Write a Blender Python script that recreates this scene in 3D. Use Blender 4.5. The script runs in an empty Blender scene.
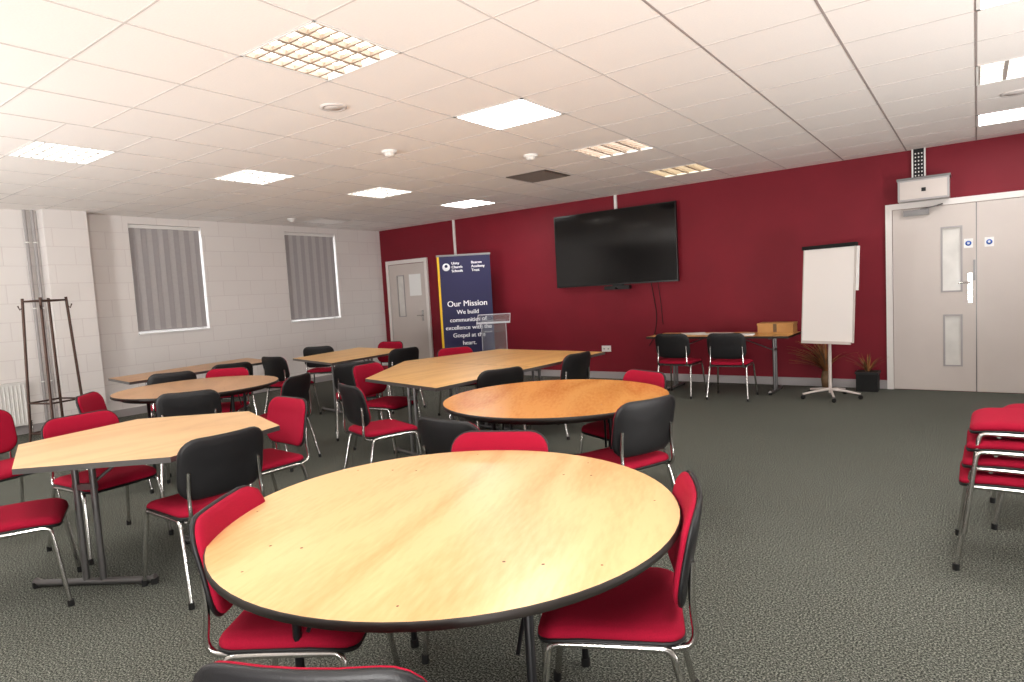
import bpy, math, random
from mathutils import Vector, Matrix
random.seed(7)
S=bpy.context.scene
try:
    S.view_settings.view_transform='Standard'
except Exception: pass
COL=S.collection
H=2.70; D=8.49; L=-9.30; XR=3.2; YB=-2.6

# ---------------------------------------------------------------- materials
def srgb(r,g,b):
    f=lambda c:(c/255/12.92) if c/255<=.04045 else ((c/255+.055)/1.055)**2.4
    return (f(r),f(g),f(b),1)
def mat(name,col,rough=.5,metal=0,emit=None,es=0,coat=0,var=0,vs=20,bump=0,bs=200,trans=0,ior=1.45,spec=.5,alpha=1):
    m=bpy.data.materials.new(name); m.use_nodes=True; nt=m.node_tree; b=nt.nodes['Principled BSDF']
    b.inputs['Base Color'].default_value=col; b.inputs['Roughness'].default_value=rough
    b.inputs['Metallic'].default_value=metal; b.inputs['Coat Weight'].default_value=coat
    b.inputs['Transmission Weight'].default_value=trans; b.inputs['IOR'].default_value=ior
    b.inputs['Specular IOR Level'].default_value=spec; b.inputs['Alpha'].default_value=alpha
    if emit: b.inputs['Emission Color'].default_value=emit; b.inputs['Emission Strength'].default_value=es
    if var or bump:
        tc=nt.nodes.new('ShaderNodeTexCoord')
    if var:
        n=nt.nodes.new('ShaderNodeTexNoise'); n.inputs['Scale'].default_value=vs; n.inputs['Detail'].default_value=4
        nt.links.new(tc.outputs['Object'],n.inputs['Vector'])
        r=nt.nodes.new('ShaderNodeValToRGB'); e=r.color_ramp.elements
        e[0].position=.3; e[1].position=.7
        e[0].color=tuple(c*(1-var) for c in col[:3])+(1,); e[1].color=tuple(min(1,c*(1+var)) for c in col[:3])+(1,)
        nt.links.new(n.outputs['Fac'],r.inputs['Fac']); nt.links.new(r.outputs['Color'],b.inputs['Base Color'])
    if bump:
        n2=nt.nodes.new('ShaderNodeTexNoise'); n2.inputs['Scale'].default_value=bs
        nt.links.new(tc.outputs['Object'],n2.inputs['Vector'])
        bp=nt.nodes.new('ShaderNodeBump'); bp.inputs['Strength'].default_value=bump; bp.inputs['Distance'].default_value=.01
        nt.links.new(n2.outputs['Fac'],bp.inputs['Height']); nt.links.new(bp.outputs['Normal'],b.inputs['Normal'])
    return m
def wood(name,c1,c2,rough=.28,ang=0,seed=0):
    m=bpy.data.materials.new(name); m.use_nodes=True; nt=m.node_tree; b=nt.nodes['Principled BSDF']
    tc=nt.nodes.new('ShaderNodeTexCoord'); mp=nt.nodes.new('ShaderNodeMapping')
    mp.inputs['Rotation'].default_value=(0,0,ang); mp.inputs['Location'].default_value=(seed,seed*.7,0); mp.inputs['Scale'].default_value=(1,.2,1)
    nt.links.new(tc.outputs['Object'],mp.inputs['Vector'])
    n=nt.nodes.new('ShaderNodeTexNoise'); n.inputs['Scale'].default_value=2.0; n.inputs['Detail'].default_value=1.2; n.inputs['Distortion'].default_value=.7
    nt.links.new(mp.outputs[0],n.inputs['Vector'])
    mul=nt.nodes.new('ShaderNodeMath'); mul.operation='MULTIPLY'; mul.inputs[1].default_value=11
    nt.links.new(n.outputs['Fac'],mul.inputs[0])
    pp=nt.nodes.new('ShaderNodeMath'); pp.operation='PINGPONG'; pp.inputs[1].default_value=1
    nt.links.new(mul.outputs[0],pp.inputs[0])
    f=nt.nodes.new('ShaderNodeTexNoise'); f.inputs['Scale'].default_value=60; f.inputs['Detail'].default_value=3
    nt.links.new(mp.outputs[0],f.inputs['Vector'])
    mx=nt.nodes.new('ShaderNodeMath'); mx.operation='MULTIPLY_ADD'; mx.inputs[1].default_value=.4
    nt.links.new(pp.outputs[0],mx.inputs[0]); 
    s=nt.nodes.new('ShaderNodeMath'); s.operation='MULTIPLY'; s.inputs[1].default_value=.6; nt.links.new(f.outputs['Fac'],s.inputs[0])
    nt.links.new(s.outputs[0],mx.inputs[2])
    r=nt.nodes.new('ShaderNodeValToRGB'); r.color_ramp.elements[0].color=c1; r.color_ramp.elements[1].color=c2
    r.color_ramp.elements[0].position=.2; r.color_ramp.elements[1].position=.65
    nt.links.new(mx.outputs[0],r.inputs['Fac']); nt.links.new(r.outputs['Color'],b.inputs['Base Color'])
    b.inputs['Roughness'].default_value=rough
    return m

M={}
M['fabric']=mat('red_fabric',srgb(154,18,46),.95,var=.15,vs=300,bump=.3,bs=500,spec=.2)
M['plastic']=mat('black_plastic',srgb(20,19,21),.45,bump=.15,bs=400)
M['chrome']=mat('chrome_tube',srgb(200,198,195),.18,1)
M['steel']=mat('grey_steel',srgb(120,118,118),.35,.8)
M['blackmetal']=mat('black_metal',srgb(22,22,24),.4,.3)
M['rubber']=mat('black_rubber',srgb(15,15,15),.8)
M['wood1']=wood('beech_plywood',srgb(206,156,102),srgb(228,184,132),.32,.75,1)
M['wood2']=wood('varnished_plywood',srgb(198,124,56),srgb(222,156,84),.26,.3,4)
M['wood3']=wood('beech_laminate',srgb(210,168,120),srgb(224,184,136),.38,.9,7)
M['wood4']=wood('oak_laminate',srgb(208,156,86),srgb(226,178,108),.34,0.1,9)
M['woodfar']=wood('pale_laminate',srgb(174,132,94),srgb(192,150,110),.4,0.1,11)
M['edge']=mat('dark_table_edge',srgb(30,25,22),.5)
M['dot']=mat('screw_hole_filler',srgb(96,66,40),.6)
M['under']=mat('table_underside',srgb(110,85,60),.7)
M['ceil']=mat('ceiling_tile_white',srgb(242,236,231),.9,var=.02,vs=90,bump=.1,bs=120)
M['tee']=mat('ceiling_tee_grey',srgb(208,201,197),.6)
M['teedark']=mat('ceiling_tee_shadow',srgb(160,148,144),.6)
M['red']=mat('crimson_paint',srgb(120,18,35),.6,var=.06,vs=2.5,bump=.06,bs=90,spec=.35)
M['white']=mat('white_paint',srgb(230,226,224),.6,var=.02,vs=5)
M['white2']=mat('white_gloss',srgb(235,233,230),.3)
M['skirt']=mat('grey_skirting',srgb(165,160,160),.4)
M['door']=mat('door_grey',srgb(202,192,186),.45,var=.015,vs=4)
M['doorglass']=mat('wired_glass',srgb(216,213,208),.15,var=.08,vs=6)
M['frame']=mat('door_frame_white',srgb(228,222,218),.4)
M['navy']=mat('banner_navy',srgb(34,32,74),.6)
M['yellow']=mat('banner_yellow',srgb(228,180,30),.6)
M['text']=mat('banner_white_print',srgb(245,245,250),.6)
M['tv']=mat('tv_screen_black',srgb(6,6,8),.1,spec=.5)
M['bezel']=mat('tv_bezel',srgb(12,12,13),.3)
M['paper']=mat('white_paper',srgb(240,240,238),.7)
M['card']=mat('cardboard',srgb(190,140,84),.8,var=.05,vs=15)
M['wbdark']=mat('whiteboard_enamel',srgb(240,234,230),.25)
M['blue']=mat('sign_blue',srgb(20,90,190),.5)
M['blind']=mat('blind_fabric_grey',srgb(178,173,172),.9,var=.03,vs=30)
M['blindb']=mat('blind_fabric_darker',srgb(160,155,155),.9,var=.03,vs=30)
M['leaf']=mat('dried_leaf',srgb(150,98,56),.8,var=.3,vs=6)
M['leafg']=mat('olive_leaf',srgb(104,80,48),.6,var=.3,vs=6)
M['soil']=mat('soil',srgb(45,32,24),.95)
M['bronze']=mat('coat_stand_bronze',srgb(72,52,44),.45,.4)
M['clear']=mat('clear_acrylic',(0.95,.97,.98,1),.04,trans=.92,ior=1.12)
M['acryledge']=mat('acrylic_polished_edge',srgb(215,215,222),.3)
M['alu']=mat('louvre_aluminium',srgb(180,175,168),.35,.4)
M['tray']=mat('fixture_tray_white',srgb(236,234,230),.4)
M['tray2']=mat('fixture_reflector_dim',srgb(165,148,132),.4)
M['darkvent']=mat('vent_brown',srgb(96,84,76),.6)
M['led']=mat('led_diffuser',(1,1,1,1),.5,emit=(1,.985,.96,1),es=22)
M['tube_hi']=mat('tube_bright',(1,1,1,1),.5,emit=(1,.99,.98,1),es=9)
M['tube_mid']=mat('tube_mid',(1,1,1,1),.5,emit=(1,.99,.98,1),es=6)
M['tube_warm']=mat('tube_warm',(1,1,1,1),.5,emit=(1,.98,.74,1),es=5)

def carpet():
    m=bpy.data.materials.new('speckled_carpet'); m.use_nodes=True; nt=m.node_tree; b=nt.nodes['Principled BSDF']
    tc=nt.nodes.new('ShaderNodeTexCoord')
    n=nt.nodes.new('ShaderNodeTexNoise'); n.inputs['Scale'].default_value=135; n.inputs['Detail'].default_value=4; n.inputs['Roughness'].default_value=.8
    n2=nt.nodes.new('ShaderNodeTexNoise'); n2.inputs['Scale'].default_value=1.2
    nt.links.new(tc.outputs['Object'],n.inputs['Vector']); nt.links.new(tc.outputs['Object'],n2.inputs['Vector'])
    r=nt.nodes.new('ShaderNodeValToRGB'); e=r.color_ramp.elements
    e[0].position=.40; e[0].color=srgb(31,33,31); e[1].position=.62; e[1].color=srgb(158,160,149)
    k=e.new(.5); k.color=srgb(77,79,73)
    nt.links.new(n.outputs['Fac'],r.inputs['Fac'])
    mx=nt.nodes.new('ShaderNodeMix'); mx.data_type='RGBA'; mx.blend_type='MULTIPLY'; mx.inputs['Factor'].default_value=.2
    nt.links.new(r.outputs['Color'],mx.inputs['A']); nt.links.new(n2.outputs['Fac'],mx.inputs['B'])
    nt.links.new(mx.outputs['Result'],b.inputs['Base Color'])
    bp=nt.nodes.new('ShaderNodeBump'); bp.inputs['Strength'].default_value=.3; bp.inputs['Distance'].default_value=.006
    nt.links.new(n.outputs['Fac'],bp.inputs['Height']); nt.links.new(bp.outputs['Normal'],b.inputs['Normal'])
    b.inputs['Roughness'].default_value=.95; b.inputs['Specular IOR Level'].default_value=.1
    return m
def blockwork():
    m=bpy.data.materials.new('painted_blockwork'); m.use_nodes=True; nt=m.node_tree; b=nt.nodes['Principled BSDF']
    tc=nt.nodes.new('ShaderNodeTexCoord'); sp=nt.nodes.new('ShaderNodeSeparateXYZ'); cb=nt.nodes.new('ShaderNodeCombineXYZ')
    ad=nt.nodes.new('ShaderNodeMath'); ad.operation='ADD'
    nt.links.new(tc.outputs['Object'],sp.inputs[0]); nt.links.new(sp.outputs[0],ad.inputs[0]); nt.links.new(sp.outputs[1],ad.inputs[1])
    nt.links.new(ad.outputs[0],cb.inputs[0]); nt.links.new(sp.outputs[2],cb.inputs[1])
    br=nt.nodes.new('ShaderNodeTexBrick'); br.inputs['Scale'].default_value=1; br.inputs['Brick Width'].default_value=.45; br.inputs['Row Height'].default_value=.225
    br.inputs['Mortar Size'].default_value=.005; br.inputs['Mortar Smooth'].default_value=.4
    br.inputs['Color1'].default_value=srgb(234,229,226); br.inputs['Color2'].default_value=srgb(231,226,223); br.inputs['Mortar'].default_value=srgb(220,213,211)
    nt.links.new(cb.outputs[0],br.inputs['Vector']); nt.links.new(br.outputs['Color'],b.inputs['Base Color'])
    bp=nt.nodes.new('ShaderNodeBump'); bp.invert=True; bp.inputs['Strength'].default_value=.25; bp.inputs['Distance'].default_value=.005
    nt.links.new(br.outputs['Fac'],bp.inputs['Height']); nt.links.new(bp.outputs['Normal'],b.inputs['Normal'])
    b.inputs['Roughness'].default_value=.6
    return m
M['carpet']=carpet(); M['block']=blockwork()

# ---------------------------------------------------------------- mesh builder
class B:
    def __init__(s): s.v=[];s.f=[];s.m=[];s.sm=[];s.mats=[]
    def mi(s,k):
        if k not in s.mats: s.mats.append(k)
        return s.mats.index(k)
    def add(s,vs,fs,k,smooth=False,T=None):
        o=len(s.v); i=s.mi(k)
        for p in vs:
            p=Vector(p); 
            if T is not None: p=T@p
            s.v.append(p)
        for f in fs: s.f.append([o+a for a in f]); s.m.append(i); s.sm.append(smooth)
    def box(s,a,b,k,T=None):
        x0,y0,z0=a;x1,y1,z1=b
        s.add([(x0,y0,z0),(x1,y0,z0),(x1,y1,z0),(x0,y1,z0),(x0,y0,z1),(x1,y0,z1),(x1,y1,z1),(x0,y1,z1)],
              [(0,3,2,1),(4,5,6,7),(0,1,5,4),(1,2,6,5),(2,3,7,6),(3,0,4,7)],k,T=T)
    def tube(s,pts,r,k,n=8,smooth_path=0,T=None,r2=None):
        P=[Vector(p) for p in pts]
        for _ in range(smooth_path):
            Q=[P[0]]
            for a,b in zip(P[:-1],P[1:]): Q+= [a.lerp(b,.25),a.lerp(b,.75)]
            Q.append(P[-1]); P=Q
        vs=[];fs=[]; up=None
        for i,p in enumerate(P):
            t=(P[min(i+1,len(P)-1)]-P[max(i-1,0)]).normalized()
            if up is None:
                up=Vector((0,0,1)) if abs(t.z)<.9 else Vector((1,0,0))
            a=(up-t*up.dot(t)).normalized(); up=a; b=t.cross(a)
            rr=r if r2 is None else r+(r2-r)*i/(len(P)-1)
            for j in range(n):
                w=2*math.pi*j/n; vs.append(p+a*math.cos(w)*rr+b*math.sin(w)*rr)
        for i in range(len(P)-1):
            for j in range(n):
                fs.append((i*n+j,i*n+(j+1)%n,(i+1)*n+(j+1)%n,(i+1)*n+j))
        s.add(vs,fs,k,True,T); 
        m=len(P)-1
        s.add([vs[j] for j in range(n)]+[vs[m*n+j] for j in range(n)],[tuple(reversed(range(n))),tuple(range(n,2*n))],k,False,T)
    def lathe(s,prof,k,c=(0,0,0),n=24,T=None,smooth=True):
        vs=[];fs=[]
        for r,z in prof:
            for j in range(n):
                w=2*math.pi*j/n; vs.append((c[0]+r*math.cos(w),c[1]+r*math.sin(w),c[2]+z))
        for i in range(len(prof)-1):
            for j in range(n): fs.append((i*n+j,i*n+(j+1)%n,(i+1)*n+(j+1)%n,(i+1)*n+j))
        s.add(vs,fs,k,smooth,T)
    def disc(s,r,z,k,c=(0,0),n=64,flip=False):
        vs=[(c[0]+r*math.cos(2*math.pi*j/n),c[1]+r*math.sin(2*math.pi*j/n),z) for j in range(n)]
        s.add(vs,[tuple(reversed(range(n))) if flip else tuple(range(n))],k)
    def prism(s,poly,z0,z1,kt,ks,kb):
        n=len(poly); v=[(x,y,z0) for x,y in poly]+[(x,y,z1) for x,y in poly]
        s.add(v,[tuple(range(n,2*n))],kt); s.add(v,[tuple(reversed(range(n)))],kb)
        s.add(v,[(j,(j+1)%n,n+(j+1)%n,n+j) for j in range(n)],ks)
    def pad(s,w,h,r,layers,mp,k,T=None,back=True):
        def ring(i):
            W=w/2-i;Hh=h/2-i;R=max(min(r-i*.6,W-.001,Hh-.001),.004);o=[]
            for cx,cy,a0 in ((W-R,Hh-R,0),(-W+R,Hh-R,90),(-W+R,-Hh+R,180),(W-R,-Hh+R,270)):
                for q in range(6):
                    a=math.radians(a0+q*18); o.append((cx+R*math.cos(a),cy+R*math.sin(a)))
                nx={0:(-1,0),90:(0,-1),180:(1,0),270:(0,1)}[a0]
                ln=2*(W-R) if nx[1]==0 else 2*(Hh-R)
                x,y=o[-1]
                for q in (1,2,3): o.append((x+nx[0]*ln*q/4,y+nx[1]*ln*q/4))
            return o
        vs=[];fs=[];n=36
        for i,t in layers:
            for (u,v) in ring(i): vs.append(mp(u,v,t))
        for a in range(len(layers)-1):
            for j in range(n): fs.append((a*n+j,a*n+(j+1)%n,(a+1)*n+(j+1)%n,(a+1)*n+j))
        c0=len(vs); vs.append(mp(0,0,layers[0][1])); vs.append(mp(0,0,layers[-1][1])); e=(len(layers)-1)*n
        for j in range(n):
            fs.append((c0,(j+1)%n,j)); fs.append((c0+1,e+j,e+(j+1)%n))
        s.add(vs,fs,k,True,T)
    def mesh(s,name):
        me=bpy.data.meshes.new(name); me.from_pydata([tuple(p) for p in s.v],[],s.f)
        for k in s.mats: me.materials.append(M[k])
        me.polygons.foreach_set('material_index',s.m); me.polygons.foreach_set('use_smooth',s.sm); me.update()
        return me
    def obj(s,name,loc=(0,0,0),rz=0,parent=None):
        return place(name,s.mesh(name),loc,rz,parent)
def place(name,me,loc=(0,0,0),rz=0,parent=None):
    o=bpy.data.objects.new(name,me); COL.objects.link(o); o.location=loc; o.rotation_euler=(0,0,rz)
    if parent: o.parent=parent
    return o

# ---------------------------------------------------------------- room
b=B(); b.box((L-.3,YB-.2,-.1),(XR+.2,D+.2,0),'carpet'); b.obj('floor')
b=B(); b.box((L-.3,D,0),(XR+.2,D+.2,H),'red'); b.obj('wall_back')
b=B(); b.box((XR,YB,0),(XR+.2,D,H),'white'); b.obj('wall_right')
b=B(); b.box((L-.3,YB-.2,0),(XR+.2,YB,H),'white'); b.obj('wall_front')
W1=(3.97,4.98); W2=(6.39,7.43); ZB,ZT=1.08,2.60
b=B(); x0,x1=L-.3,L
b.box((x0,YB,0),(x1,D,ZB),'block'); b.box((x0,YB,ZT),(x1,D,H),'block')
for a,c in ((YB,W1[0]),(W1[1],W2[0]),(W2[1],D)): b.box((x0,a,ZB),(x1,c,ZT),'block')
b.box((L,2.93,0),(L+.22,3.40,H),'block')
b.obj('wall_left')
for i,(a,c) in enumerate((W1,W2)):
    b=B(); X=L-.2
    f=.05
    b.box((X-.05,a,ZB),(X,a+f,ZT),'white2'); b.box((X-.05,c-f,ZB),(X,c,ZT),'white2')
    b.box((X-.05,a+f,ZB),(X,c-f,ZB+f),'white2'); b.box((X-.05,a+f,ZT-f),(X,c-f,ZT),'white2')
    b.box((X-.04,(a+c)/2-.02,ZB+f),(X-.01,(a+c)/2+.02,ZT-f),'white2')
    b.box((X-.03,a+f,ZB+f),(X-.025,c-f,ZT-f),'clear')
    b.box((L-.2,a+.002,ZB),(L+.03,c-.002,ZB+.02),'white2')
    b.obj('window_%d'%(i+1))
    b=B(); b.box((L-.07,a+.01,ZT-.05),(L-.02,c-.01,ZT-.005),'white2')
    n=13; w=(c-a-.04)/n
    for j in range(n):
        y=a+.02+w*(j+.5); T=Matrix.Translation((L-.045,y,0))@Matrix.Rotation(math.radians(-12),4,'Z')
        b.box((-.0015,-w*.49,ZB+.05),(.0015,w*.49,ZT-.05),'blind' if j%2 else 'blindb',T=T)
        b.box((-.003,-w*.49,ZB+.045),(.003,w*.49,ZB+.06),'blindb',T=T)
    b.obj('vertical_blind')
XG=.0; PX=.63; PY=.568; YG=2.27-PY/2
SPL=-8; DYL=-.16   # the left run of the tile grid is set out slightly nearer the door
def gy(i,j): return YG+PY*j+(DYL if i<SPL else 0)
colx={0:XG-PX*9.5,1:XG-PX*4.5,2:XG+PX*.5}
types={(1,0):'lmid',(1,3):'led',(1,6):'lwarm0',(1,9):'lwarm',
       (0,0):'lhi',(0,3):'lhi',(0,6):'lhi',(0,9):'led',
       (2,0):'led',(2,3):'led',(2,6):'lhi',(2,9):'led'}
fix={}
for (cx,iy),t in types.items(): fix[(round((colx[cx]-XG)/PX-.5),iy)]=t
for cx in (0,1,2):
    for iy in (-3,-6): fix[(round((colx[cx]-XG)/PX-.5),iy)]='led'
ix0=int((L-XG)/PX)-1; ix1=int((XR-XG)/PX)+1; iy0=int((YB-YG)/PY)-2; iy1=int((D-YG)/PY)+2
xsp=XG+PX*SPL
b=B()
for zone in (0,1):
    za,zb=(L-.3,xsp) if zone==0 else (xsp,XR+.2)
    ii=SPL-1 if zone==0 else 0
    for iy in range(iy0,iy1+1):
        ya=max(gy(ii,iy),YB-.2); yb=min(gy(ii,iy+1),D+.2)
        if yb<=ya: continue
        xs=za
        for h in sorted(i for (i,j) in fix if j==iy and (i<SPL)==(zone==0)):
            b.box((xs,ya,H),(XG+PX*h,yb,H+.1),'ceil'); xs=XG+PX*(h+1)
        b.box((xs,ya,H),(zb,yb,H+.1),'ceil')
b.obj('ceiling')
b=B()
for i in range(ix0+1,ix1+1):
    x=XG+PX*i
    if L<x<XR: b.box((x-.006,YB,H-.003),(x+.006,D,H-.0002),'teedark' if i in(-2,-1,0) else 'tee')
for j in range(iy0,iy1+1):
    for ii,xa,xb in ((SPL-1,L,xsp),(0,xsp,XR)):
        y=gy(ii,j)
        if YB<y<D: b.box((xa,y-.005,H-.0025),(xb,y+.005,H-.0004),'tee')
b.obj('trim_ceiling_grid')
for (i,j),t in fix.items():
    xa=XG+PX*i; ya=gy(i,j); xb=xa+PX; yb=ya+PY; e=.008
    b=B()
    if t=='led':
        b.box((xa+e,ya+e,H+.0),(xb-e,yb-e,H+.03),'led')
        for q in ((xa,ya,xb,ya+.02),(xa,yb-.02,xb,yb),(xa,ya,xa+.02,yb),(xb-.02,ya,xb,yb)):
            b.box((q[0],q[1],H-.006),(q[2],q[3],H+.0),'tray')
        b.obj('ceiling_led_panel')
    else:
        z1=H+.09
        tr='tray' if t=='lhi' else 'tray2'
        b.box((xa,ya,z1),(xb,yb,z1+.01),tr)
        for q in ((xa,ya,xb,ya+.012),(xa,yb-.012,xb,yb),(xa,ya,xa+.012,yb),(xb-.012,ya,xb,yb)):
            b.box((q[0],q[1],H-.005),(q[2],q[3],z1),'tray')
        tm={'lhi':'tube_hi','lmid':'tube_mid','lwarm0':'tube_mid','lwarm':'tube_warm'}[t]
        nb=4
        for q in range(nb):
            x=xa+PX*(q+.5)/nb
            b.tube([(x,ya+.02,H+.055),(x,yb-.02,H+.055)],.027,tm)
        for q in range(nb+1):
            x=xa+.012+(PX-.024)*q/nb
            b.add([(x-.012,ya,H-.002),(x+.012,ya,H-.002),(x,ya,H+.035),(x-.012,yb,H-.002),(x+.012,yb,H-.002),(x,yb,H+.035)],
                  [(0,3,4,1),(0,2,5,3),(1,4,5,2)],'tray2' if t!='lhi' else 'alu')
        for q in range(1,7):
            y=ya+PY*q/7
            b.add([(xa,y-.006,H-.001),(xa,y+.006,H-.001),(xa,y,H+.022),(xb,y-.006,H-.001),(xb,y+.006,H-.001),(xb,y,H+.022)],
                  [(0,1,4,3),(0,3,5,2),(1,2,5,4)],'tray2' if t!='lhi' else 'alu')
        b.obj('ceiling_louvre_light')
b=B(); b.box((-8.05,D-.018,0),(-.84,D,.10),'skirt'); b.box((.55,D-.018,0),(XR,D,.10),'skirt'); b.obj('baseboard_back')
b=B(); b.box((L,YB,0),(L+.018,2.93,.1),'skirt'); b.box((L,3.4,0),(L+.018,D-.02,.1),'skirt'); b.obj('baseboard_left')
def vent(x,y,k):
    b=B(); w=.27
    b.box((x-w,y-w,H-.01),(x+w,y+w,H-.003),'darkvent' if k else 'tee')
    for q in range(9):
        yy=y-w+.04+q*.057
        b.box((x-w+.03,yy,H-.02),(x+w-.03,yy+.008,H-.01),'darkvent' if k else 'tee')
    b.obj('ceiling_air_vent')
vent(XG-PX*6.5,YG+PY*7.5,1); vent(XG-PX*13.5,YG+PY*8.5+DYL,0)
for x,y,k in ((-3.54,2.9,0),(-4.26,4.08,1),(-3.52,5.25,1),(-8.5,6.0,1),(.24,6.45,0)):
    b=B()
    if k: b.lathe([(0,-.05),(.03,-.05),(.045,-.035),(.05,-.02),(.07,-.018),(.07,0)],'white2',(x,y,H),20)
    else: b.lathe([(0,-.010),(.06,-.010),(.062,-.004),(.066,-.012),(.085,-.012),(.09,0)],'tee',(x,y,H),24)
    b.obj('smoke_detector' if k else 'ceiling_speaker')

# ---------------------------------------------------------------- doors
b=B(); y=D-.001
fx0,fx1,ft=-.84,.52,2.12
b.box((fx0,y-.035,0),(fx0+.065,y,ft),'frame'); b.box((fx1-.065,y-.035,0),(fx1,y,ft),'frame'); b.box((fx0+.065,y-.035,ft-.065),(fx1-.065,y,ft),'frame')
def leaf(b,x0,x1,z1,holes):
    ya,yb=D-.026,D-.004
    xs=sorted({x0,x1}|{h[0] for h in holes}|{h[1] for h in holes}); zs=sorted({.008,z1}|{h[2] for h in holes}|{h[3] for h in holes})
    for i in range(len(xs)-1):
        for j in range(len(zs)-1):
            hole=any(h[0]<=xs[i] and xs[i+1]<=h[1] and h[2]<=zs[j] and zs[j+1]<=h[3] for h in holes)
            if hole: b.box((xs[i],D-.014,zs[j]),(xs[i+1],D-.008,zs[j+1]),'doorglass')
            else: b.box((xs[i],ya,zs[j]),(xs[i+1],yb,zs[j+1]),'door')
    for h in holes:
        t=.018
        b.box((h[0]-t,ya-.008,h[2]-t),(h[0],ya,h[3]+t),'skirt'); b.box((h[1],ya-.008,h[2]-t),(h[1]+t,ya,h[3]+t),'skirt')
        b.box((h[0],ya-.008,h[2]-t),(h[1],ya,h[2]),'skirt'); b.box((h[0],ya-.008,h[3]),(h[1],ya,h[3]+t),'skirt')
leaf(b,-.77,-.003,2.05,[(-.30,-.14,1.12,1.80),(-.28,-.14,.30,.84)])
leaf(b,.003,.452,2.05,[])
b.box((-.075,D-.034,.98),(-.035,D-.026,1.30),'chrome')
b.tube([(-.055,D-.034,1.2),(-.055,D-.075,1.2),(-.16,D-.075,1.2)],.009,'chrome')
b.box((-.028,D-.045,1.22),(-.008,D-.026,1.44),'steel')
b.box((-.005,D-.028,.01),(.005,D-.004,2.05),'steel')
for x,z in ((-.07,1.62),(.11,1.62)):
    T=Matrix.Translation((x,D-.0285,z))@Matrix.Rotation(math.radians(90),4,'X')
    b.box((x-.04,D-.028,z-.05),(x+.04,D-.026,z+.05),'paper')
    b.lathe([(0,.0015),(.027,.0015),(.027,0)],'blue',T=T,n=20); b.lathe([(0,.0025),(.013,.0025),(.013,0)],'paper',T=T,n=20)
b.box((-.66,D-.075,1.97),(-.42,D-.026,2.03),'steel'); b.tube([(-.5,D-.06,2.03),(-.35,D-.12,2.05),(-.30,D-.04,2.07)],.007,'steel')
b.obj('door_1')
b=B(); fx0,fx1=-9.15,-8.07; ft=2.10
b.box((fx0,y-.035,0),(fx0+.07,y,ft),'frame'); b.box((fx1-.07,y-.035,0),(fx1,y,ft),'frame'); b.box((fx0+.07,y-.035,ft-.07),(fx1-.07,y,ft),'frame')
leaf(b,-9.07,-8.15,2.02,[(-8.86,-8.70,1.05,1.80)])
b.box((-8.55,D-.029,1.42),(-8.25,D-.026,1.82),'paper')
b.box((-8.27,D-.034,.95),(-8.23,D-.026,1.15),'chrome'); b.tube([(-8.25,D-.03,1.05),(-8.25,D-.07,1.05),(-8.36,D-.07,1.05)],.009,'chrome')
b.obj('door_2')
b=B(); dz=-.06
b.box((-.70,D-.22,2.18+dz),(-.23,D-.001,2.42+dz),'skirt'); b.box((-.71,D-.225,2.405+dz),(-.22,D-.001,2.43+dz),'steel')
b.box((-.68,D-.224,2.20+dz),(-.25,D-.22,2.39+dz),'door'); b.box((-.48,D-.23,2.27+dz),(-.44,D-.224,2.31+dz),'blackmetal')
b.obj('roller_shutter_control_box')
b=B(); b.box((-.58,D-.05,2.371),(-.565,D-.001,H),'white2'); b.box((-.465,D-.05,2.371),(-.45,D-.001,H),'white2'); b.box((-.565,D-.03,2.371),(-.465,D-.001,H),'blackmetal')
for q in range(7): 
    for s in (-.545,-.515,-.485): b.box((s-.006,D-.034,2.40+q*.04),(s+.006,D-.03,2.415+q*.04),'white2')
b.obj('cable_ladder')

# ---------------------------------------------------------------- TV etc
b=B(); tx0,tx1,tz0,tz1=-5.26,-3.30,1.40,2.49
b.box((tx0,D-.10,tz0),(tx1,D-.055,tz1),'bezel'); b.box((tx0+.012,D-.102,tz0+.02),(tx1-.012,D-.10,tz1-.012),'tv')
b.box((-4.6,D-.055,1.7),(-3.95,D,2.2),'blackmetal')
b.tube([(-3.72,D-.05,1.42),(-3.70,D-.02,1.2),(-3.66,D-.015,.9),(-3.72,D-.015,.62),(-3.80,D-.02,.5)],.006,'rubber',smooth_path=2)
b.tube([(-3.62,D-.05,1.42),(-3.60,D-.02,1.15),(-3.58,D-.015,.8)],.005,'rubber',smooth_path=2)
b.obj('wall_television')
b=B(); b.box((-4.42,D-.14,1.33),(-4.02,D-.06,1.385),'bezel'); b.box((-4.30,D-.11,1.385),(-4.14,D-.06,1.41),'blackmetal'); b.lathe([(.0,.004),(.02,.004),(.024,0)],'tv',T=Matrix.Translation((-4.22,D-.14,1.358))@Matrix.Rotation(math.radians(90),4,'X'))
b.obj('video_conference_camera')
b=B(); b.box((-4.26,D-.025,2.49),(-4.22,D,H),'white2'); b.obj('trim_cable_trunking')
b=B(); b.box((-7.40,D-.025,1.9),(-7.36,D,H),'white2'); b.obj('trim_cable_trunking_2')
for x,z in ((-4.5,.45),):
    b=B(); b.box((x-.075,D-.012,z-.045),(x+.075,D,z+.045),'white2')
    for s in (-.035,.035): b.box((x+s-.012,D-.014,z-.012),(x+s+.012,D-.012,z+.008),'skirt')
    b.obj('power_socket')

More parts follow.
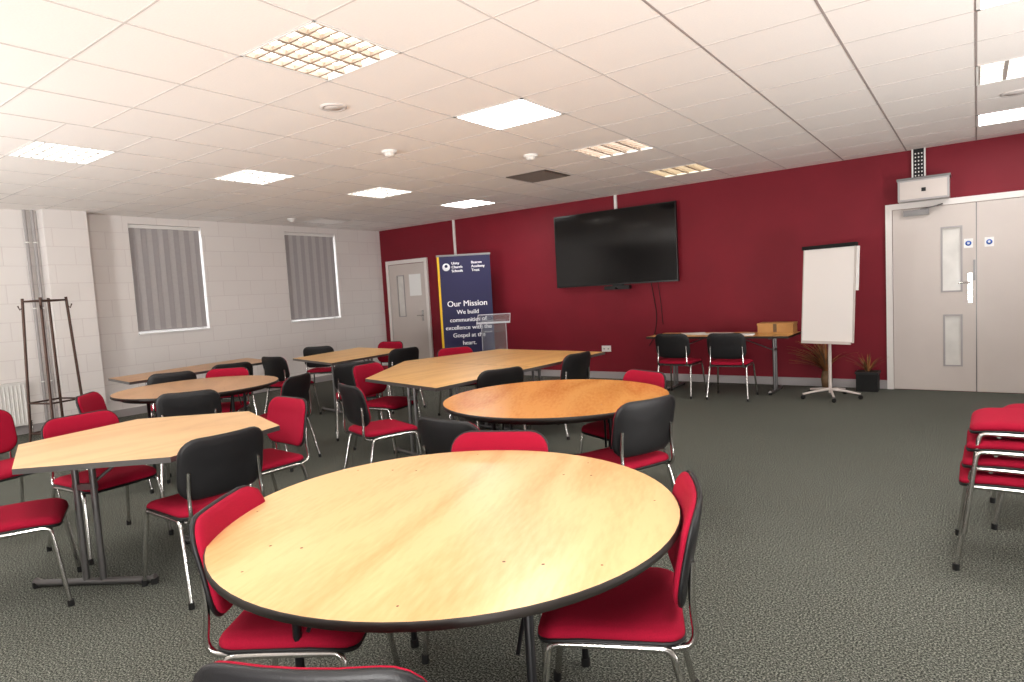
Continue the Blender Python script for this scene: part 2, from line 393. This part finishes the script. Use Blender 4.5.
# ---------------------------------------------------------------- banner
def textmesh(body,size,x,z,par,align='CENTER',name='print_text'):
    cu=bpy.data.curves.new(name,'FONT'); cu.body=body; cu.size=size; cu.align_x=align; cu.extrude=.0005
    o=bpy.data.objects.new('tmp',cu); COL.objects.link(o)
    dg=bpy.context.evaluated_depsgraph_get(); me=bpy.data.meshes.new_from_object(o.evaluated_get(dg))
    bpy.data.objects.remove(o); me.materials.clear(); me.materials.append(M['text'])
    for dx in (0,.0035):
        t=bpy.data.objects.new(name,me); COL.objects.link(t); t.parent=par; t.location=(x+dx,-.006-dx*.2,z); t.rotation_euler=(math.pi/2,0,0)
e=bpy.data.objects.new('roller_banner',None); COL.objects.link(e)
e.location=(-6.69,7.87,0); e.rotation_euler=(0,0,.62)
b=B(); b.box((-.43,-.003,.1),(.43,.003,2.02),'navy'); b.box((-.43,-.0045,.1),(-.395,-.003,2.02),'yellow')
b.box((-.44,-.012,2.01),(.44,.012,2.04),'steel'); b.box((-.45,-.06,.02),(.45,.06,.10),'steel')
b.box((-.38,-.15,0),(-.33,.15,.02),'blackmetal'); b.box((.33,-.15,0),(.38,.15,.02),'blackmetal'); b.tube([(0,.03,.1),(0,.03,2.02)],.008,'steel')
b.obj('banner_stand_body',parent=e)
for i,t in enumerate(['Our Mission','We build','communities of','excellence with the','Gospel at the','heart.']):
    textmesh(t,.130 if i==0 else .096,.02,1.20-i*.126,e)
for i,t in enumerate(['Unity','Church','Schools']): textmesh(t,.058,-.20,1.88-i*.062,e,'LEFT')
for i,t in enumerate(['Beacon','Academy','Trust']): textmesh(t,.058,.12,1.88-i*.062,e,'LEFT')
b=B(); T=Matrix.Translation((-.285,-.0035,1.84))@Matrix.Rotation(math.pi/2,4,'X')
b.lathe([(0,.002),(.062,.002),(.062,0)],'text',T=T,n=28); T2=Matrix.Translation((-.285,-.0055,1.855))@Matrix.Rotation(math.pi/2,4,'X'); b.lathe([(0,.001),(.026,.001),(.026,0)],'navy',T=T2,n=20)
b.obj('banner_logo',parent=e)

b=B()
b.box((-.22,-.18,0),(.22,.18,.02),'clear'); b.box((-.18,-.01,.02),(.18,.0,.98),'clear'); b.box((-.186,-.12,.02),(-.178,.1,.95),'clear'); b.box((.178,-.12,.02),(.186,.1,.95),'clear')
for s in (-.182,.182): b.box((s-.003,-.128,.02),(s+.003,-.12,.95),'acryledge')
b.box((-.17,-.10,.80),(.17,.10,.81),'clear')
T=Matrix.Translation((0,0,1.0))@Matrix.Rotation(math.radians(18),4,'X'); b.box((-.24,-.18,-.006),(.24,.18,.006),'clear',T=T); b.box((-.25,-.195,-.008),(.25,-.18,.015),'acryledge',T=T)
for s in (-.245,.245): b.box((s-.004,-.18,-.008),(s+.004,.18,.008),'acryledge',T=T)
b.box((-.245,.175,-.008),(.245,.183,.008),'acryledge',T=T)
b.obj('acrylic_lectern',(-5.85,7.5,0),.6)

# ---------------------------------------------------------------- chair
def chair_mesh(caps=True,name='conference_chair'):
    b=B()
    def smap(u,v,t):
        k=max(0,(v-.08)/.13); return Vector((u,v,.395+t-.018*k*k+.10*u*u*.6))
    b.pad(.425,.415,.06,[(.02,-.006),(.004,-.004),(0,.004),(0,.008)],smap,'plastic')
    b.pad(.42,.41,.06,[(.01,.006),(.0,.012),(0,.022),(.006,.032),(.02,.040),(.06,.044),(.12,.044)],smap,'fabric')
    def bmap(u,v,t):
        a=math.radians(11); n=Vector((0,math.cos(a),math.sin(a))); up=Vector((0,-math.sin(a),math.cos(a)))
        return Vector((0,-.232,.625))+Vector((u,0,0))+up*v+n*(t+.55*u*u-.25*v*v)
    b.pad(.435,.305,.085,[(.13,-.018),(.09,-.017),(.05,-.014),(.012,-.010),(.0,-.004),(0,.004),(.004,.007)],bmap,'plastic')
    b.pad(.422,.292,.080,[(.01,.004),(.0,.009),(0,.015),(.008,.022),(.026,.026),(.08,.027),(.125,.026)],bmap,'fabric')
    for s in (-1,1):
        x=s*.205
        b.tube([(x*1.12,.215,.012),(x*1.02,.175,.33),(x,.165,.385),(x,.12,.388),(x,-.12,.388),(x,-.165,.385),(x*1.02,-.18,.33),(x*1.12,-.25,.012)],.0105,'chrome',smooth_path=2)
        b.tube([(x*.9,.06,.378),(x*.9,-.18,.378),(x*.9,-.235,.40),(x*.88,-.222,.50),(x*.86,-.228,.62)],.0095,'chrome',smooth_path=2)
        if caps:
            for yy in (.217,-.252): b.tube([(x*1.12,yy,0),(x*1.12,yy*.995,.03)],.014,'rubber')
    for yy in (.10,-.12): b.tube([(-.205,yy,.378),(.205,yy,.378)],.009,'chrome')
    return b.mesh(name)
CH=chair_mesh(); CH2=chair_mesh(False,'stacked_chair')
def chair(back,face,z=0,off=.26,me=None):
    f=Vector(face).normalized(); c=Vector(back)+f*off
    return place('conference_chair',me or CH,(c.x,c.y,z),math.atan2(-f.x,f.y))
T1=(-1.345,1.445); T2=(-2.16,3.35); T4=(-5.57,2.83); T3=(-3.65,1.57)
def to(p,q): return (q[0]-p[0],q[1]-p[1])
chair((-1.66,2.13),to((-1.66,2.13),T1))
chair((-.66,1.76),(-.9,-.42))
chair((-1.90,.99),(.83,.56))
chair((-.89,.57),(-.47,.88))
chair((-1.37,3.04),(-.93,.36)); chair((-1.84,4.06),(-.41,-.91)); chair((-2.08,2.22),(.05,1)); chair((-3.02,3.95),(-1,.4))
chair((-2.98,5.09),(-.95,.1)); chair((-4.9,5.5),(.8,-.5)); chair((-4.68,3.97),(1,.15)); chair((-4.96,4.10),(-.8,.6))
chair((-3.66,2.92),(.3,.95)); chair((-4.64,3.23),(-.9,-.4)); chair((-2.90,1.58),(-1,0)); chair((-3.57,2.41),(-.05,-1))
chair((-4.45,1.50),(.97,.1)); chair((-4.70,2.30),(-.85,.5)); chair((-5.35,1.20),(.9,.2)); chair((-5.55,1.93),(.65,.76))
chair((-6.4,3.0),(-.9,.4)); chair((-6.55,3.72),(-.95,.3)); chair((-6.75,4.32),(-.1,1)); chair((-7.45,5.5),(-.6,.8)); chair((-6.75,6.25),(.2,-1)); chair((-5.60,5.4),(-1,.2))
chair((-6.1,3.42),(.5,-.6)); chair((-3.88,.72),(.4,.9))
chair((-2.95,7.18),(0.05,1)); chair((-2.30,7.18),(-.05,1))
for i in range(4): chair((.40+.014*i,3.62+.006*(i%2)),(-1,0.02*(i%2)),z=.080*i,me=CH if i==0 else CH2)
for i in range(3): chair((.55+.014*i,4.25),(-1,0),z=.080*i,me=CH if i==0 else CH2)

# ---------------------------------------------------------------- tables
TZ=.70
def round_table(c,r,wood,rz):
    b=B(); n=72
    b.disc(r-.004,TZ,wood,n=n); b.lathe([(r-.004,TZ),(r,TZ-.003),(r,TZ-.020),(r-.004,TZ-.023)],'edge',n=n)
    b.disc(r-.004,TZ-.023,'under',n=n,flip=True)
    b.lathe([(r-.07,TZ-.023),(r-.07,TZ-.05),(r-.09,TZ-.05),(r-.09,TZ-.023)],'edge',n=n)
    for s in (-1,1):
        y=s*r*.50; w=r*.48
        b.tube([(-w,y,0.012),(-w,y,TZ-.06),(-w+.03,y,TZ-.04),(w-.03,y,TZ-.04),(w,y,TZ-.06),(w,y,.012)],.013,'blackmetal',smooth_path=0)
        b.tube([(-w,y,.22),(w,y,.22)],.009,'blackmetal')
        for q in (-w,w):
            b.tube([(q,y,0),(q,y,.03)],.017,'rubber')
            b.tube([(q*.9,y,.45),(q*.9,y*.25,TZ-.03)],.006,'blackmetal')
            for dx in (-.05,.05): b.disc(.0045,TZ+.0006,'dot',(q+dx,y*1.05),10)
    for a in range(8):
        b.disc(.0035,TZ+.0006,'dot',((r-.07)*math.cos(a*.785+.2),(r-.07)*math.sin(a*.785+.2)),10)
    b.box((-r*.55,-.03,TZ-.045),(-r*.45,.03,TZ-.023),'blackmetal')
    b.obj('round_folding_table',(c[0],c[1],0),rz)
round_table(T1,.708,'wood1',.35); round_table(T2,.71,'wood2',.5); round_table(T4,.67,'woodfar',.9)
def poly_table(name,poly,wood,legs,edge='under'):
    cx=sum(p[0] for p in poly)/len(poly); cy=sum(p[1] for p in poly)/len(poly)
    P=[(x-cx,y-cy) for x,y in poly]; b=B()
    area=sum(P[i][0]*P[(i+1)%len(P)][1]-P[(i+1)%len(P)][0]*P[i][1] for i in range(len(P)))
    if area<0: P.reverse()
    b.prism(P,TZ-.026,TZ,wood,edge,'under')
    ends=[]
    for (x,y,a,w) in legs:
        x-=cx;y-=cy
        T=Matrix.Translation((x,y,0))@Matrix.Rotation(a,4,'Z')
        b.tube([(-w,0,.035),(-w+.03,0,.022),(w-.03,0,.022),(w,0,.035)],.018,'steel',T=T)
        for q in (-w,w): b.tube([(q*.97,0,0),(q*.97,0,.03)],.02,'rubber',T=T)
        for q in (-.045,.045): b.tube([(q,0,.03),(q,0,TZ-.03)],.016,'steel',T=T)
        b.box((-w*.8,-.02,TZ-.045),(w*.8,.02,TZ-.026),'steel',T=T)
        b.box((-.06,-.012,.5),(.06,.012,.53),'steel',T=T)
        ends.append(T@Vector((0,0,.5)))
    if len(ends)==2:
        a,c=ends; m=(a+c)/2; m.z=TZ-.04
        b.tube([a,a.lerp(m,.6)*1.0+Vector((0,0,.05))],.008,'steel'); b.tube([c,c.lerp(m,.6)+Vector((0,0,.05))],.008,'steel')
    b.obj(name,(cx,cy,0))
hexp=[(T3[0]+.69*math.cos(math.radians(a)),T3[1]+.68*math.sin(math.radians(a))) for a in (-78,-18,42,102,162,222)]
A=math.radians(22)
poly_table('hexagonal_table',hexp,'wood3',[(-3.62,1.22,A+.2,.32),(-3.50,1.92,A+.2,.32)],'steel')
poly_table('trapezoid_table',[(-4.25,3.6),(-3.2,3.37),(-3.15,4.6),(-4.97,4.77)],'wood4',[(-3.9,3.8,-.2,.3),(-4.05,4.5,-.1,.5)],'steel')
poly_table('trapezoid_table',[(-4.97,4.775),(-3.15,4.605),(-3.12,5.85),(-4.64,6.04)],'wood4',[(-4.0,4.95,-.1,.5),(-3.9,5.7,-.1,.4)],'steel')
poly_table('folding_table',[(-6.95,4.75),(-5.8,4.45),(-6.0,5.9),(-7.3,6.1)],'wood4',[(-6.4,4.95,-.2,.4),(-6.6,5.7,-.2,.4)],'steel')
poly_table('folding_table',[(-7.5,2.85),(-6.75,2.75),(-7.0,4.5),(-7.9,4.7)],'woodfar',[(-7.15,3.1,-.1,.3),(-7.4,4.3,-.1,.3)],'steel')
poly_table('folding_table',[(-3.45,7.60),(-1.72,7.60),(-1.72,8.25),(-3.45,8.25)],'wood4',[(-3.2,7.93,math.pi/2,.26),(-1.95,7.93,math.pi/2,.26)],'edge')
b=B(); b.box((-.2,-.13,0),(.2,.13,.12),'card'); b.box((-.205,-.135,.10),(.205,.135,.125),'card'); b.box((-.02,-.1365,.02),(.02,-.135,.12),'under'); b.obj('cardboard_box',(-1.95,8.08,TZ+.001),.03)
for x,y,r in ((-2.95,7.95,.2),(-2.6,7.9,-.3),(-2.30,7.8,.1)):
    b=B()
    for q in range(4):
        T=Matrix.Rotation(q*.07,4,'Z'); b.box((-.15,-.105,q*.004),(.15,.105,q*.004+.003),'paper',T=T)
    b.obj('paper_stack',(x,y,TZ+.001),r)

# ---------------------------------------------------------------- flipchart
b=B()
T=Matrix.Translation((0,0,.64))@Matrix.Rotation(math.radians(-5),4,'X')
b.box((-.28,-.012,0),(.28,.008,1.03),'wbdark',T=T)
for q in ((-.29,-.28,0,1.03),(.28,.29,0,1.03)): b.box((q[0],-.016,q[2]),(q[1],.012,q[3]),'door',T=T)
b.box((-.29,-.016,-.012),(.29,.012,0),'door',T=T); b.box((-.30,-.035,1.02),(.30,.02,1.06),'rubber',T=T)
b.box((-.27,-.05,-.03),(.27,-.012,-.012),'door',T=T)
b.box((.295,.0,.55),(.32,.015,1.02),'white2',T=T)
b.tube([(0,.05,.06),(0,.06,1.0)],.018,'door'); b.tube([(0,.06,1.0),(0,.12,1.35)],.014,'steel')
for k in range(5):
    a=2*math.pi*k/5+.3; x,y=.30*math.cos(a),.30*math.sin(a)
    b.tube([(0,.05,.10),(x*.5,y*.5+.05,.085),(x,y+.05,.06)],.015,'door',r2=.011)
    b.lathe([(0,-.012),(.022,-.012),(.024,0),(.022,.012),(0,.012)],'rubber',T=Matrix.Translation((x,y+.05,.024))@Matrix.Rotation(math.pi/2,4,'X'),n=14)
    b.tube([(x,y+.05,.024),(x,y+.05,.065)],.006,'steel')
b.obj('flip_chart_easel',(-1.33,7.64,0),-.33)

# ---------------------------------------------------------------- plants
def plant(name,loc,n,h,droop,ks,seed,dirn=None,spread=.75,sq=False,wd=1):
    random.seed(seed); b=B()
    if sq:
        b.box((-.11,-.10,0),(.11,.10,.22),'rubber'); b.box((-.12,-.11,.20),(.12,.11,.225),'plastic'); b.box((-.105,-.095,.225),(.105,.095,.228),'soil'); z0=.22
    else:
        b.lathe([(0,0),(.05,0),(.065,.12),(.045,.22),(.04,.21),(.0,.2)],'under',n=16); z0=.20
    for i in range(n):
        a=random.uniform(0,6.283) if dirn is None else random.gauss(dirn,spread); hh=h*random.uniform(.4,1.1); dr=droop*random.uniform(.1,1.2); w=random.uniform(.006,.013)*wd
        vs=[];fs=[]
        dx,dy=math.cos(a),math.sin(a)
        for q in range(7):
            t=q/6; r=.02+dr*t**1.6; z=z0+hh*(t-.9*dr*t*t); ww=w*(1-t**2*.95)
            x=dx*r; y=max(min(dy*r,.12),-.25)
            vs+=[(x-dy*ww,y+dx*ww,z),(x+dy*ww,y-dx*ww,z+.002)]
        for q in range(6): fs.append((2*q,2*q+1,2*q+3,2*q+2))
        b.add(vs,fs,random.choice(ks),True)
    b.obj(name,loc)
plant('potted_dried_plant',(-1.02,8.30,0),34,.22,.20,['leaf','leafg','leaf'],3,sq=True,wd=.8)
plant('dried_reed_arrangement',(-1.46,8.33,0),120,.50,.36,['leaf','leaf','under','leaf'],5,3.14,1.0)
# ---------------------------------------------------------------- coat stand
b=B()
for sx in (-1,1):
    for sy in (-1,1):
        b.tube([(sx*.19,sy*.19,0.0),(sx*.165,sy*.165,.25),(sx*.125,sy*.125,1.58)],.013,'bronze')
        b.tube([(sx*.125,sy*.125,1.50),(sx*.145,sy*.145,1.47),(sx*.155,sy*.155,1.51)],.007,'bronze')
for z,r in ((.25,.165),(.55,.157),(1.55,.126)):
    for a,c in (((-r,-r),(r,-r)),((r,-r),(r,r)),((r,r),(-r,r)),((-r,r),(-r,-r))): b.tube([(a[0],a[1],z),(c[0],c[1],z)],.009,'bronze')
b.box((-.15,-.15,.235),(.15,.15,.245),'bronze')
b.obj('coat_stand',(-7.42,2.33,0),.3)
b=B()
for y in (2.80,2.88): 
    b.tube([(L+.03,y,0),(L+.03,y,H)],.018,'skirt')
    for z in (.6,1.5,2.3): b.box((L,y-.022,z),(L+.05,y+.022,z+.015),'white2')
b.obj('wall_pipes')
b=B(); b.box((L+.03,1.3,.12),(L+.05,2.6,.62),'white2'); b.box((L+.09,1.3,.12),(L+.10,2.6,.62),'white2')
for q in range(33): b.tube([(L+.103,1.32+q*.0395,.14),(L+.103,1.32+q*.0395,.60)],.009,'white2',n=6)
b.box((L+.03,1.3,.62),(L+.11,2.6,.635),'white2'); b.tube([(L+.07,2.63,0),(L+.07,2.63,.16),(L+.07,2.6,.16)],.01,'chrome'); b.box((L+.001,1.5,.3),(L+.03,1.55,.5),'white2'); b.box((L+.001,2.3,.3),(L+.03,2.35,.5),'white2')
b.obj('radiator')

# ---------------------------------------------------------------- light & world
w=bpy.data.worlds.new('World'); S.world=w; w.use_nodes=True
w.node_tree.nodes['Background'].inputs[0].default_value=(.95,.97,1,1); w.node_tree.nodes['Background'].inputs[1].default_value=6
def spot(loc,dirn,power,ang=130,size=.4,col=(1,.98,.955)):  # unseen fill spots added to brighten the ceiling; no fixture stands there
    l=bpy.data.lights.new('added_ceiling_fill','SPOT'); l.energy=power; l.spot_size=math.radians(ang); l.spot_blend=.9; l.shadow_soft_size=size; l.color=col
    o=bpy.data.objects.new('added_ceiling_fill',l); COL.objects.link(o); o.location=loc
    o.rotation_euler=Vector(dirn).to_track_quat('-Z','Y').to_euler()
spot((.3,-1.3,.9),(-.4,.62,.65),930)
spot((2.7,3.6,.5),(-.72,.15,.62),620)
spot((-6.0,-1.8,.6),(0,.68,.65),950)

# ---------------------------------------------------------------- camera
cam=bpy.data.cameras.new('cam'); co=bpy.data.objects.new('camera',cam); COL.objects.link(co)
R=Vector((.8059,.5893,-.0566)); U=Vector((.0012,.0941,.9956)); Wd=Vector((-.592,.8024,-.0751))
m=Matrix((( R.x,U.x,-Wd.x,0),(R.y,U.y,-Wd.y,0),(R.z,U.z,-Wd.z,1.3619),(0,0,0,1)))
co.matrix_world=m; cam.sensor_width=36; cam.lens=632.49/1024*36; cam.clip_start=.05
S.camera=co
